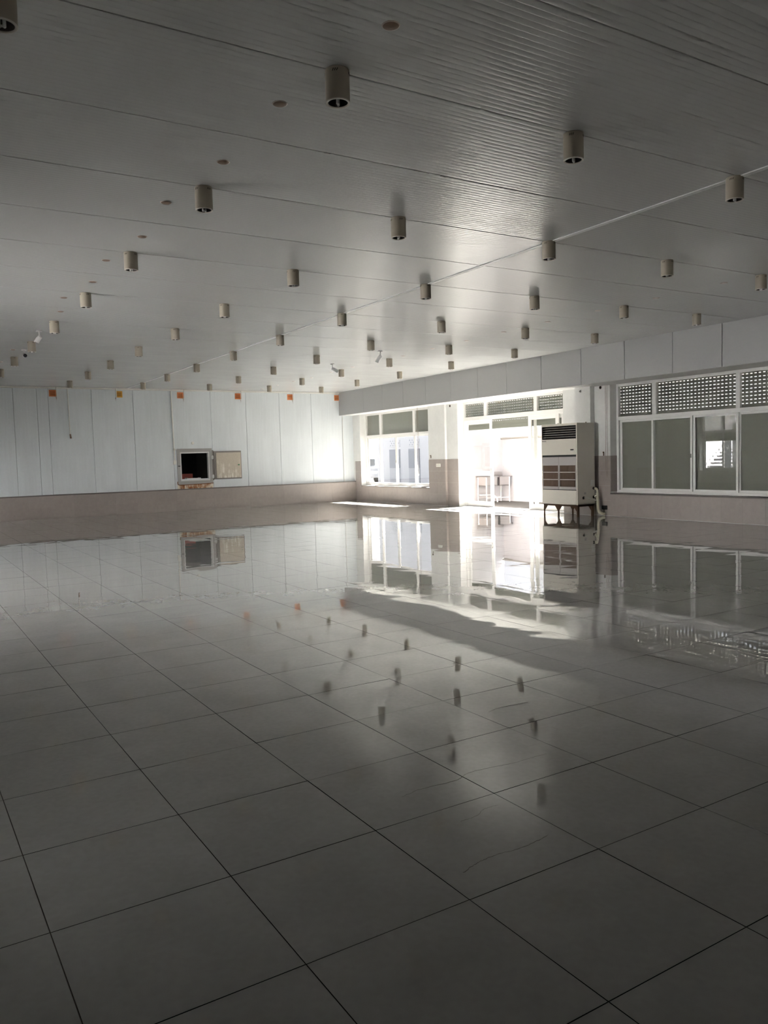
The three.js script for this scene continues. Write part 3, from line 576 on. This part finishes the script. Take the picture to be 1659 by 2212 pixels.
{
  // serving hatch
  const h = thing('serving_hatch', 'square steel framed hatch standing open in the far wall', 'hatch', [8.17, 0.66, ZF]);
  part(h, 'outer_frame', frameGeoXY(7.612, 8.728, 0.8, 1.905, ZF, ZF + 0.035, 0.07), M.steelFrame);
  part(h, 'inner_frame', frameGeoXY(7.68, 8.66, 0.868, 1.838, ZF, ZF + 0.022, 0.058), M.steelFrame);
  part(h, 'inner_lip', frameGeoXY(7.705, 8.64, 0.905, 1.8, ZF - 0.1, ZF + 0.03, 0.034), M.steelPale);
  part(h, 'frame_molding', merge(tube([[7.6, 0.9, ZF + 0.03], [7.605, 0.81, ZF + 0.03], [7.66, 0.79, ZF + 0.03], [8.1, 0.795, ZF + 0.03], [8.74, 0.812, ZF + 0.03]], 0.012, 40)), M.rustDark);
  const recess = scene.getObjectByName('wall_far');
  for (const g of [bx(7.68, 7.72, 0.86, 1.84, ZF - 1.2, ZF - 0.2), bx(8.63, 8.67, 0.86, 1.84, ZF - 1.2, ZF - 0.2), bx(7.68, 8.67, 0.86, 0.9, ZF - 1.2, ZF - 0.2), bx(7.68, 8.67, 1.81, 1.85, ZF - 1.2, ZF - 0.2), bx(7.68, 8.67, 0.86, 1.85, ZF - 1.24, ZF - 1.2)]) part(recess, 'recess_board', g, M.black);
  const dr = part(h, 'hatch_door', rb(8.77, 9.685, 0.925, 1.81, ZF + 0.02, ZF + 0.075, 0.008), M.hatchRim);
  const fp = new RoundedBoxGeometry(0.82, 0.8, 0.02, 1, 0.004);
  { const p = fp.attributes.position, uv = fp.attributes.uv; for (let i = 0; i < p.count; i++) uv.setXY(i, p.getX(i) / 0.82 + 0.5, p.getY(i) / 0.8 + 0.5); }
  fp.translate(9.25, 1.362, ZF + 0.08); part(dr, 'face_panel', fp, M.hatchDoor);
  part(dr, 'latch', merge(rod([9.58, 1.365, ZF + 0.085], [9.58, 1.365, ZF + 0.12], 0.02), rb(9.545, 9.6, 1.35, 1.38, ZF + 0.11, ZF + 0.13, 0.004)), M.green);
  for (const y of [1.62, 1.02]) part(h, 'hinge', merge(rod([8.73, y - 0.06, ZF + 0.06], [8.73, y + 0.06, ZF + 0.06], 0.02), rb(8.69, 8.8, y - 0.045, y + 0.045, ZF + 0.035, ZF + 0.05, 0.004)), M.steelPale);
  part(h, 'hinge_post', rb(8.728, 8.77, 0.9, 1.84, ZF, ZF + 0.045, 0.004), M.hatchRim);
  part(h, 'catch', rb(7.63, 7.7, 1.36, 1.385, ZF + 0.022, ZF + 0.045, 0.003), M.dark);
  const ap = bx(7.6, 8.74, 0.662, 0.8, ZF, ZF + 0.006);
  { const p = ap.attributes.position, uv = ap.attributes.uv; for (let i = 0; i < p.count; i++) uv.setXY(i, (p.getX(i) - 7.6) * 0.9, (p.getY(i) - 0.66) * 1.5); }
  part(h, 'rusty_apron', ap, M.rust);
  const tr = thing('metal_tray', 'pale metal tray lying inside the dark hatch', 'tray', [8.17, 0.939, ZF - 0.1]);
  part(tr, 'tray_base', rb(7.94, 8.36, 0.94, 0.952, ZF - 0.3, ZF - 0.06, 0.003), M.steelPale);
  part(tr, 'tray_edge', merge(rb(7.93, 8.37, 0.952, 0.99, ZF - 0.085, ZF - 0.06, 0.004), rb(7.93, 7.95, 0.952, 1.0, ZF - 0.3, ZF - 0.06, 0.004), rb(8.35, 8.37, 0.952, 1.0, ZF - 0.3, ZF - 0.06, 0.004)), M.steelPale);
  const rbx = thing('red_crate', 'dull red crate deep inside the dark hatch', 'crate', [7.95, 0.9, ZF - 0.6]);
  part(rbx, 'crate_walls', merge(rb(7.76, 8.25, 0.902, 1.12, ZF - 0.5, ZF - 0.48, 0.004), rb(7.76, 8.25, 0.902, 1.12, ZF - 0.8, ZF - 0.78, 0.004), rb(7.76, 7.78, 0.902, 1.12, ZF - 0.8, ZF - 0.48, 0.004), rb(8.23, 8.25, 0.902, 1.12, ZF - 0.8, ZF - 0.48, 0.004)), M.red);
  part(rbx, 'crate_bottom', bx(7.77, 8.24, 0.9, 0.91, ZF - 0.79, ZF - 0.49), M.red);
}

// ---------------------------------------------------------------- standing air conditioner on its steel stand
{
  const X0 = 13.16, X1 = 13.7, Z0 = -14.14, Z1 = -13.0, Y0 = 0.268, Y1 = 2.115;
  const s = thing('steel_stand', 'rusty steel angle stand under the tall air conditioner', 'stand', [(X0 + X1) / 2, 0, (Z0 + Z1) / 2]);
  part(s, 'top_rail', merge(bx(X0 + 0.02, X0 + 0.06, Y0 - 0.04, Y0, Z0 + 0.01, Z1 - 0.01), bx(X1 - 0.06, X1 - 0.02, Y0 - 0.04, Y0, Z0 + 0.01, Z1 - 0.01), bx(X0 + 0.02, X1 - 0.02, Y0 - 0.04, Y0 - 0.002, Z0 + 0.01, Z0 + 0.05), bx(X0 + 0.02, X1 - 0.02, Y0 - 0.04, Y0 - 0.002, Z1 - 0.05, Z1 - 0.01)), M.stand);
  for (const x of [X0 + 0.02, X1 - 0.065]) for (const z of [Z0 + 0.015, (Z0 + Z1) / 2 - 0.09, Z1 - 0.06]) {
    const mid = Math.abs(z - (Z0 + Z1) / 2) < 0.2;
    const lg = part(s, 'leg', merge(bx(x, x + 0.008, 0, Y0 - 0.03, z, z + 0.045), bx(x, x + 0.045, 0, Y0 - 0.03, z + (z > -13.3 ? 0.037 : 0), z + (z > -13.3 ? 0.045 : 0.008))), M.stand);
    const gus = (sgn, zz) => { const g = new THREE.ExtrudeGeometry(new THREE.Shape([[0, 0], [0.09 * sgn, 0], [0, -0.11]].map((p) => new THREE.Vector2(...p))), { depth: 0.006, bevelEnabled: false }); g.rotateY(-Math.PI / 2); g.translate(x + 0.007, Y0 - 0.04, zz); part(lg, 'gusset', g, M.stand); };
    if (mid || z < -13.9) gus(1, z + 0.044);
    if (mid || z > -13.3) gus(-1, z);
  }
  const a = thing('air_conditioner', 'tall beige floor standing air conditioner beside the doorway', 'air conditioner', [(X0 + X1) / 2, Y0, (Z0 + Z1) / 2]);
  // shell: sides, top, bottom, back
  part(a, 'cabinet', merge(rb(X0 + 0.012, X1, Y0, Y1, Z1 - 0.02, Z1, 0.004), rb(X0 + 0.012, X1, Y0, Y1, Z0, Z0 + 0.02, 0.004), rb(X0 + 0.012, X1, Y1 - 0.02, Y1, Z0, Z1, 0.004), rb(X0 + 0.02, X1, Y0, Y0 + 0.02, Z0, Z1, 0.004), bx(X1 - 0.02, X1, Y0, Y1, Z0 + 0.01, Z1 - 0.01)), M.ac);
  part(a, 'front_edge', merge(rb(X0 - 0.004, X0 + 0.016, Y0, Y1 + 0.003, Z1 - 0.034, Z1 + 0.001, 0.004), rb(X0 - 0.004, X0 + 0.016, Y0, Y1 + 0.003, Z0 - 0.001, Z0 + 0.014, 0.004), rb(X0 - 0.004, X0 + 0.016, Y1 - 0.05, Y1 + 0.003, Z0 + 0.012, Z1 - 0.03, 0.004)), M.ac);
  part(a, 'outlet_recess', bx(X0 + 0.1, X0 + 0.11, 1.74, Y1 - 0.03, Z0 + 0.02, Z1 - 0.03), M.black);
  part(a, 'outlet_lining', merge(bx(X0 + 0.004, X0 + 0.1, 1.74, Y1 - 0.05, Z0 + 0.014, Z0 + 0.03), bx(X0 + 0.004, X0 + 0.1, 1.74, Y1 - 0.05, Z1 - 0.045, Z1 - 0.034)), M.dark);
  for (let k = 0; k < 5; k++) { const g = rb(-0.042, 0.042, -0.004, 0.004, Z0 + 0.03, Z1 - 0.045, 0.003); g.rotateZ(0.12); g.translate(X0 + 0.048, 1.815 + k * 0.052, 0); part(a, 'louvre', g, k === 0 ? M.louvre : M.louvre); }
  part(a, 'upper_panel', rb(X0 - 0.012, X0 + 0.02, 1.405, 1.768, Z0 + 0.014, Z1 - 0.036, 0.006, 2), M.ac);
  const cp = part(a, 'control_panel', rb(X0 - 0.017, X0 - 0.008, 1.465, 1.535, Z1 - 0.2, Z1 - 0.09, 0.003), M.plastic);
  part(cp, 'display', bx(X0 - 0.0185, X0 - 0.015, 1.503, 1.531, Z1 - 0.196, Z1 - 0.094), M.black);
  for (let k = 0; k < 4; k++) part(cp, 'button', rb(X0 - 0.0195, X0 - 0.015, 1.474, 1.488, Z1 - 0.19 + k * 0.026, Z1 - 0.174 + k * 0.026, 0.002), M.acGrey);
  // small worn name badge: a run of dark letter-like strokes
  const badge = part(a, 'name_badge', bx(X0 - 0.0135, X0 - 0.0115, 1.712, 1.716, Z0 + 0.03, Z0 + 0.165), M.acGrey);
  for (let k = 0; k < 9; k++) part(badge, 'badge_stroke', bx(X0 - 0.0136, X0 - 0.0115, 1.722, k ? 1.737 + rr(0, 0.003) : 1.744, Z0 + 0.03 + k * 0.015, Z0 + 0.03 + k * 0.015 + 0.009), M.dark);
  part(a, 'panel_gap', bx(X0 + 0.006, X0 + 0.02, 1.345, 1.41, Z0 + 0.014, Z1 - 0.036), M.dark);
  // intake: two columns, plain tops and three filter windows each
  const zm = (Z0 + Z1) / 2 - 0.012;
  for (const [za, zb] of [[Z0 + 0.016, zm - 0.003], [zm + 0.003, Z1 - 0.038]]) {
    const wy = [[0.678, 0.83], [0.85, 1.0], [1.02, 1.165]], rails = [];
    rails.push(rb(X0 - 0.006, X0 + 0.02, 1.165, 1.36, za, zb, 0.004), rb(X0 - 0.006, X0 + 0.02, 0.615, 0.678, za, zb, 0.004), rb(X0 - 0.006, X0 + 0.02, 0.83, 0.85, za, zb, 0.003), rb(X0 - 0.006, X0 + 0.02, 1.0, 1.02, za, zb, 0.003), rb(X0 - 0.006, X0 + 0.02, 0.678, 1.165, za, za + 0.022, 0.003), rb(X0 - 0.006, X0 + 0.02, 0.678, 1.165, zb - 0.022, zb, 0.003));
    const ip = part(a, 'intake_panel', merge(rails), M.acGrey);
    for (const [y0, y1] of wy) {
      const f = [bx(X0 + 0.014, X0 + 0.02, y0 - 0.002, y1 + 0.002, za + 0.02, zb - 0.02)], n = 22;
      for (let k = 0; k < n; k++) { const z = za + 0.022 + (zb - za - 0.044) * (k + 0.5) / n; f.push(bx(X0 + 0.002, X0 + 0.015, y0, y1, z - 0.004, z + 0.004)); }
      part(ip, 'filter', merge(f), M.filter);
    }
  }
  part(a, 'lower_gap', bx(X0 + 0.008, X0 + 0.02, 0.59, 0.625, Z0 + 0.014, Z1 - 0.036), M.dark);
  part(a, 'lower_panel', rb(X0 - 0.01, X0 + 0.02, Y0 + 0.004, 0.6, Z0 + 0.014, Z1 - 0.036, 0.006, 2), M.ac);
  part(a, 'side_label', rb(13.57, 13.69, 0.68, 0.82, Z1, Z1 + 0.004, 0.001), M.conduit);
  part(a, 'side_sticker', rb(13.36, 13.42, 0.5, 0.55, Z1, Z1 + 0.002, 0.0005), M.acGrey);
  for (const [x, y] of [[13.34, 0.425], [13.655, 0.63], [13.66, 0.43]]) { const c = new THREE.TorusGeometry(0.024, 0.009, 8, 20); c.translate(x, y, Z1 + 0.003); const q = new THREE.CylinderGeometry(0.024, 0.024, 0.004, 18); q.rotateX(Math.PI / 2); q.translate(x, y, Z1 + 0.001); part(a, 'grommet', merge(c, q), M.black); }
  for (const z of [Z0 + 0.5, Z1 - 0.02]) part(a, 'lifting_stud', rod([X0 + (z > -13.1 ? 0.3 : 0.05), Y1, z], [X0 + (z > -13.1 ? 0.3 : 0.05), Y1 + 0.02, z], 0.012), M.brown);
  const p = thing('pipe_bundle', 'cream wrapped pipe bundle drooping beside the air conditioner', 'pipe', [13.72, 0.03, Z1 + 0.06]);
  part(p, 'wrapped_hose', merge(tube([[13.655, 0.63, Z1 + 0.036], [13.68, 0.625, Z1 + 0.05], [13.712, 0.58, Z1 + 0.06], [13.72, 0.45, Z1 + 0.062], [13.724, 0.25, Z1 + 0.065], [13.735, 0.1, Z1 + 0.075], [13.75, 0.05, Z1 + 0.1]], 0.026, 40, 12), tube([[13.712, 0.52, Z1 + 0.06], [13.728, 0.35, Z1 + 0.066], [13.74, 0.12, Z1 + 0.08], [13.78, 0.045, Z1 + 0.14], [13.83, 0.04, Z1 + 0.18]], 0.034, 30, 12), tube([[13.66, 0.43, Z1 + 0.034], [13.68, 0.45, Z1 + 0.045], [13.71, 0.44, Z1 + 0.055], [13.72, 0.36, Z1 + 0.062]], 0.022, 24, 10)), M.pipeWrap);
  part(p, 'drain_hose', tube([[13.34, 0.425, Z1 + 0.022], [13.39, 0.425, Z1 + 0.04], [13.5, 0.4, Z1 + 0.045], [13.62, 0.37, Z1 + 0.05], [13.71, 0.35, Z1 + 0.06]], 0.011, 30, 8), M.conduit);
  const b = thing('floor_socket', 'small black socket box low on wall behind the pipe bundle', 'socket', [13.84, 0.14, -12.83]);
  part(b, 'box', rb(13.81, 13.858, 0.14, 0.23, -12.9, -12.77, 0.005), M.black);
  part(b, 'cable', tube([[13.83, 0.14, -12.85], [13.82, 0.07, -12.84], [13.8, 0.04, -12.82], [13.78, 0.03, -12.8]], 0.008, 16), M.dark);
}

// ---------------------------------------------------------------- small things on the window wall
function chain(label, z, x, y0, y1) {
  const c = thing('shutter_chain', label, 'chain', [x, y0, z]);
  const pts = [[x, y1, z - 0.025], [x, (y0 + y1) / 2, z - 0.022], [x, y0 + 0.05, z - 0.018], [x, y0, z], [x, y0 + 0.05, z + 0.018], [x, (y0 + y1) / 2, z + 0.022], [x, y1, z + 0.025]];
  part(c, 'cord', tube(pts, 0.004, 60, 6), M.chain);
  const cur = new THREE.CatmullRomCurve3(pts.map((q) => new THREE.Vector3(...q)), false, 'centripetal'), bead = [];
  for (let i = 0; i <= 90; i++) { const q = cur.getPointAt(i / 90); bead.push(new THREE.OctahedronGeometry(0.0075, 0).translate(q.x, q.y, q.z)); }
  part(c, 'beads', merge(bead), M.chain).userData.kind = 'stuff';
}
chain('beaded shutter chain hanging in front of the corner window', -20.22, 13.78, 0.88, 2.94);
chain('brown beaded shutter chain hanging left of the big right window', -12.76, 13.835, 0.88, 2.94);
{
  const s = thing('wall_socket', 'white double wall socket on the brown tiles beside the doorway', 'socket', [PA.x, 1.187, -19.2]);
  part(s, 'plate', rb(PA.x - 0.02, PA.x - 0.007, 1.14, 1.235, -19.31, -19.1, 0.005), M.plastic);
  for (const z of [-19.26, -19.16]) for (const dy of [-0.012, 0.012]) part(s, 'pin_hole', bx(PA.x - 0.0212, PA.x - 0.019, 1.187 + dy - 0.004, 1.187 + dy + 0.004, z - 0.014, z + 0.014), M.dark);
  [[PA.x, 1.44, -19.58, 'brown chain cleat just above the tiles left of the doorway'], [XR, 1.4, -12.87, 'brown chain cleat above the tiles behind the air conditioner']].forEach(([x, y, z, l]) => {
    const c = thing('chain_cleat', l, 'cleat', [x, y, z]);
    part(c, 'base', rb(x - 0.016, x, y - 0.04, y + 0.05, z - 0.016, z + 0.016, 0.004), M.brown);
    part(c, 'horn', rb(x - 0.034, x - 0.014, y + 0.02, y + 0.055, z - 0.01, z + 0.01, 0.004), M.brown);
  });
  [[XR, 2.884, -18.673, 'round dark pipe hole high between pilaster and doorway'], [XR, 2.905, -12.956, 'round dark pipe hole high above the air conditioner']].forEach(([x, y, z, l]) => {
    const c = thing('pipe_sleeve', l, 'pipe hole', [x, y, z]);
    const r = new THREE.TorusGeometry(0.03, 0.006, 8, 20); r.rotateY(Math.PI / 2); r.translate(x - 0.003, y, z); part(c, 'ring', r, M.brown);
    const q = new THREE.CylinderGeometry(0.03, 0.03, 0.006, 20); q.rotateZ(Math.PI / 2); q.translate(x - 0.001, y, z); part(c, 'hole', q, M.black);
  });
  const b = thing('wall_bracket', 'small metal bracket high on the pilaster above the air conditioner', 'bracket', [PB.x, 2.85, -13.4]);
  part(b, 'plate', rb(PB.x - 0.012, PB.x, 2.83, 2.87, -13.45, -13.41, 0.003), M.steelFrame);
  part(b, 'hook', tube([[PB.x - 0.01, 2.85, -13.43], [PB.x - 0.05, 2.85, -13.42], [PB.x - 0.06, 2.87, -13.39], [PB.x - 0.04, 2.88, -13.37]], 0.008, 16), M.steelFrame);
}

// ---------------------------------------------------------------- outside, right: yard, walls, sink, awning, far building
{
  const y = thing('ground', 'pale concrete ground of the yard outside', 'ground', [20, -0.12, -15], null, 'structure');
  part(y, 'slab', metreUV(bx(XO - 0.2, 60, -0.3, -0.04, -80, 30)), M.yard);
  part(y, 'slab', metreUV(bx(XL - WT + 0.1, XO - 0.2, -0.3, -0.06, ZN + 0.29, 30)), M.yard);
  part(y, 'slab', metreUV(bx(-60, XL - WT + 0.1, -0.3, -0.06, -80, 30)), M.yard);
  const aw = thing('awning', 'flat grey awning roof along the outside of the window wall', 'awning', [15.4, 3.1, -12]);
  part(aw, 'roof_sheet', bx(XO + 0.025, 16.6, 3.1, 3.14, -27, 4), M.roof);
  for (let z = -26; z < 4; z += 2) part(aw, 'rafter', bx(XO + 0.025, 16.58, 3.14, 3.2, z - 0.03, z + 0.03), M.steelFrame);
  const yw = thing('yard_wall', 'white yard wall with coping behind the outdoor sink', 'wall', [16.97, -0.05, -15]);
  part(yw, 'wall_body', metreUV(bx(16.9, 17.1, -0.05, 1.93, -20.2, -9)), M.outWall);
  part(yw, 'coping', rb(16.84, 17.16, 1.93, 2.0, -20.2, -9, 0.01), M.concrete);
  part(yw, 'end_wall', metreUV(bx(XO + 0.01, 16.9, -0.05, 2.7, -20.2, -20.0)), M.outWall);
  const s = thing('outdoor_sink', 'steel double bowl sink on legs in the yard beyond the doorway', 'sink', [16.1, -0.04, -19.7]);
  const sx0 = 15.78, sx1 = 16.83, z0 = -19.97, z1 = -19.45;
  part(s, 'top', merge(rb(sx0, sx1, 0.745, 0.765, z1 - 0.05, z1, 0.005), rb(sx0, sx1, 0.745, 0.765, z0, z0 + 0.06, 0.005), rb(sx0, sx0 + 0.05, 0.745, 0.765, z0, z1, 0.005), rb(sx1 - 0.06, sx1, 0.745, 0.765, z0, z1, 0.005), rb((sx0 + sx1) / 2 - 0.03, (sx0 + sx1) / 2 + 0.03, 0.745, 0.765, z0, z1, 0.005)), M.stainless);
  part(s, 'splash_back', rb(sx0, sx1, 0.765, 0.9, z0, z0 + 0.02, 0.006), M.stainless);
  for (const [a, b] of [[sx0 + 0.05, (sx0 + sx1) / 2 - 0.035], [(sx0 + sx1) / 2 + 0.035, sx1 - 0.06]])
    part(s, 'bowl', merge(bx(a, b, 0.48, 0.75, z1 - 0.06, z1 - 0.045), bx(a, b, 0.48, 0.75, z0 + 0.05, z0 + 0.065), bx(a, a + 0.012, 0.48, 0.75, z0 + 0.05, z1 - 0.045), bx(b - 0.012, b, 0.48, 0.75, z0 + 0.05, z1 - 0.045), bx(a, b, 0.48, 0.492, z0 + 0.05, z1 - 0.045)), M.stainless);
  for (const x of [sx0 + 0.04, sx1 - 0.08]) for (const z of [z0 + 0.05, z1 - 0.05]) part(s, 'leg', rod([x, -0.04, z], [x, 0.75, z], 0.018), M.pvc);
  for (const z of [z0 + 0.05, z1 - 0.05]) part(s, 'stretcher', rod([sx0 + 0.04, 0.1, z], [sx1 - 0.08, 0.1, z], 0.014), M.pvc);
  part(s, 'drain_pipe', merge(tube([[16.18, 0.48, -19.7], [16.18, 0.3, -19.7], [16.19, 0.2, -19.68], [16.25, 0.16, -19.66], [16.3, 0.1, -19.6], [16.27, -0.03, -19.52]], 0.024, 30), rod([15.7, 0.2, -19.7], [16.22, 0.19, -19.68], 0.022)), M.pvc);
  part(s, 'tap', merge(rod([16.32, 0.88, -19.94], [16.32, 0.93, -19.92], 0.014), rod([16.3, 0.93, -19.93], [16.36, 0.965, -19.88], 0.012)), M.steelFrame);
  // far building with grey doors and pierced vents
  const f = thing('far_building', 'pale building with two tall grey doors seen through corner window', 'building', [22.1, -0.05, -34]);
  part(f, 'facade', metreUV(bx(22, 22.4, -0.05, 5, -36.1, -22)), M.farWall);
  for (const [a, b] of [[-34.87, -33.9], [-33.1, -32.15]]) {
    const d = part(f, 'door_panel', rb(21.96, 22.01, 0.9, 1.85, a, b, 0.005), M.farDoor);
    part(d, 'lower_panel', rb(21.965, 22.01, -0.03, 0.89, a, b, 0.005), M.farPanel);
    const v = part(f, 'vent_block', rb(21.97, 22.02, 1.96, 2.32, a, b, 0.005), M.farWall);
    for (let j = 0; j < 3; j++) for (let i = 0; i < 4; i++) part(v, 'vent_hole', bx(21.965, 21.985, 2.02 + j * 0.11, 2.075 + j * 0.11, a + 0.1 + i * 0.22 + (j % 2) * 0.1, a + 0.17 + i * 0.22 + (j % 2) * 0.1), M.farDoor);
  }
  const wl = thing('side_building', 'bright white building beyond the far corner window', 'building', [20, -0.05, -42]);
  part(wl, 'facade', metreUV(bx(16, 30, -0.05, 6, -46, -45)), M.outWall);
  part(wl, 'ledge', bx(15.9, 30.1, 1.35, 1.5, -45.1, -44.9), M.outWall);
  const c = thing('parked_van', 'dark grey vehicle seen low in the corner window left pane', 'vehicle', [24.6, -0.05, -42.5]);
  const cx = 23.75, cz = -41.5;
  part(c, 'body', merge(rb(cx - 0.85, cx + 0.85, 0.3, 0.95, cz - 2, cz + 2, 0.12, 3), rb(cx - 0.78, cx + 0.78, 0.9, 1.5, cz - 1.5, cz + 1.2, 0.18, 3)), M.carBody);
  part(c, 'rear_window', rb(cx - 0.62, cx + 0.62, 1.0, 1.4, cz + 1.17, cz + 1.22, 0.02), M.carGlass);
  for (const x of [cx - 0.8, cx + 0.62]) for (const z of [cz - 1.3, cz + 1.3]) part(c, 'wheel', rod([x, 0.26, z], [x + 0.2, 0.26, z], 0.31, 20), M.black);
  part(c, 'plate', rb(cx - 0.25, cx + 0.25, 0.55, 0.68, cz + 1.99, cz + 2.02, 0.005), M.conduit);
}
// ---------------------------------------------------------------- outside, left: sunlit stair house
{
  const b = thing('stair_house', 'pale house with outdoor stair mirrored in the right window', 'building', [-6, -0.06, -24]);
  part(b, 'facade', metreUV(bx(-9, -8.6, -0.06, 5.5, -40, 6)), M.outWall);
  part(b, 'grey_door', rb(-5.05, -5, -0.06, 2.3, -23.57, -23.1, 0.01), M.outDoor);
  part(b, 'porch_wall', metreUV(bx(-5.3, -5.1, -0.06, 2.6, -23.1, -21.5)), M.outWall);
  for (let k = 0; k < 13; k++) part(b, 'step', bx(-5.3 - k * 0.24, -5 - k * 0.24, 0.02 + k * 0.165, 0.12 + k * 0.165, -25.2, -23.6), M.outWall);
  part(b, 'handrail', rod([-5, 0.95, -25.1], [-7.9, 3.0, -25.1], 0.03), M.pvc);
  part(b, 'baluster', rod([-5, 0, -25.1], [-5, 0.97, -25.1], 0.025), M.pvc);
}

scene.traverse((o) => { if (o.isMesh) { o.castShadow = true; o.receiveShadow = true; } });
renderer.render(scene, camera);
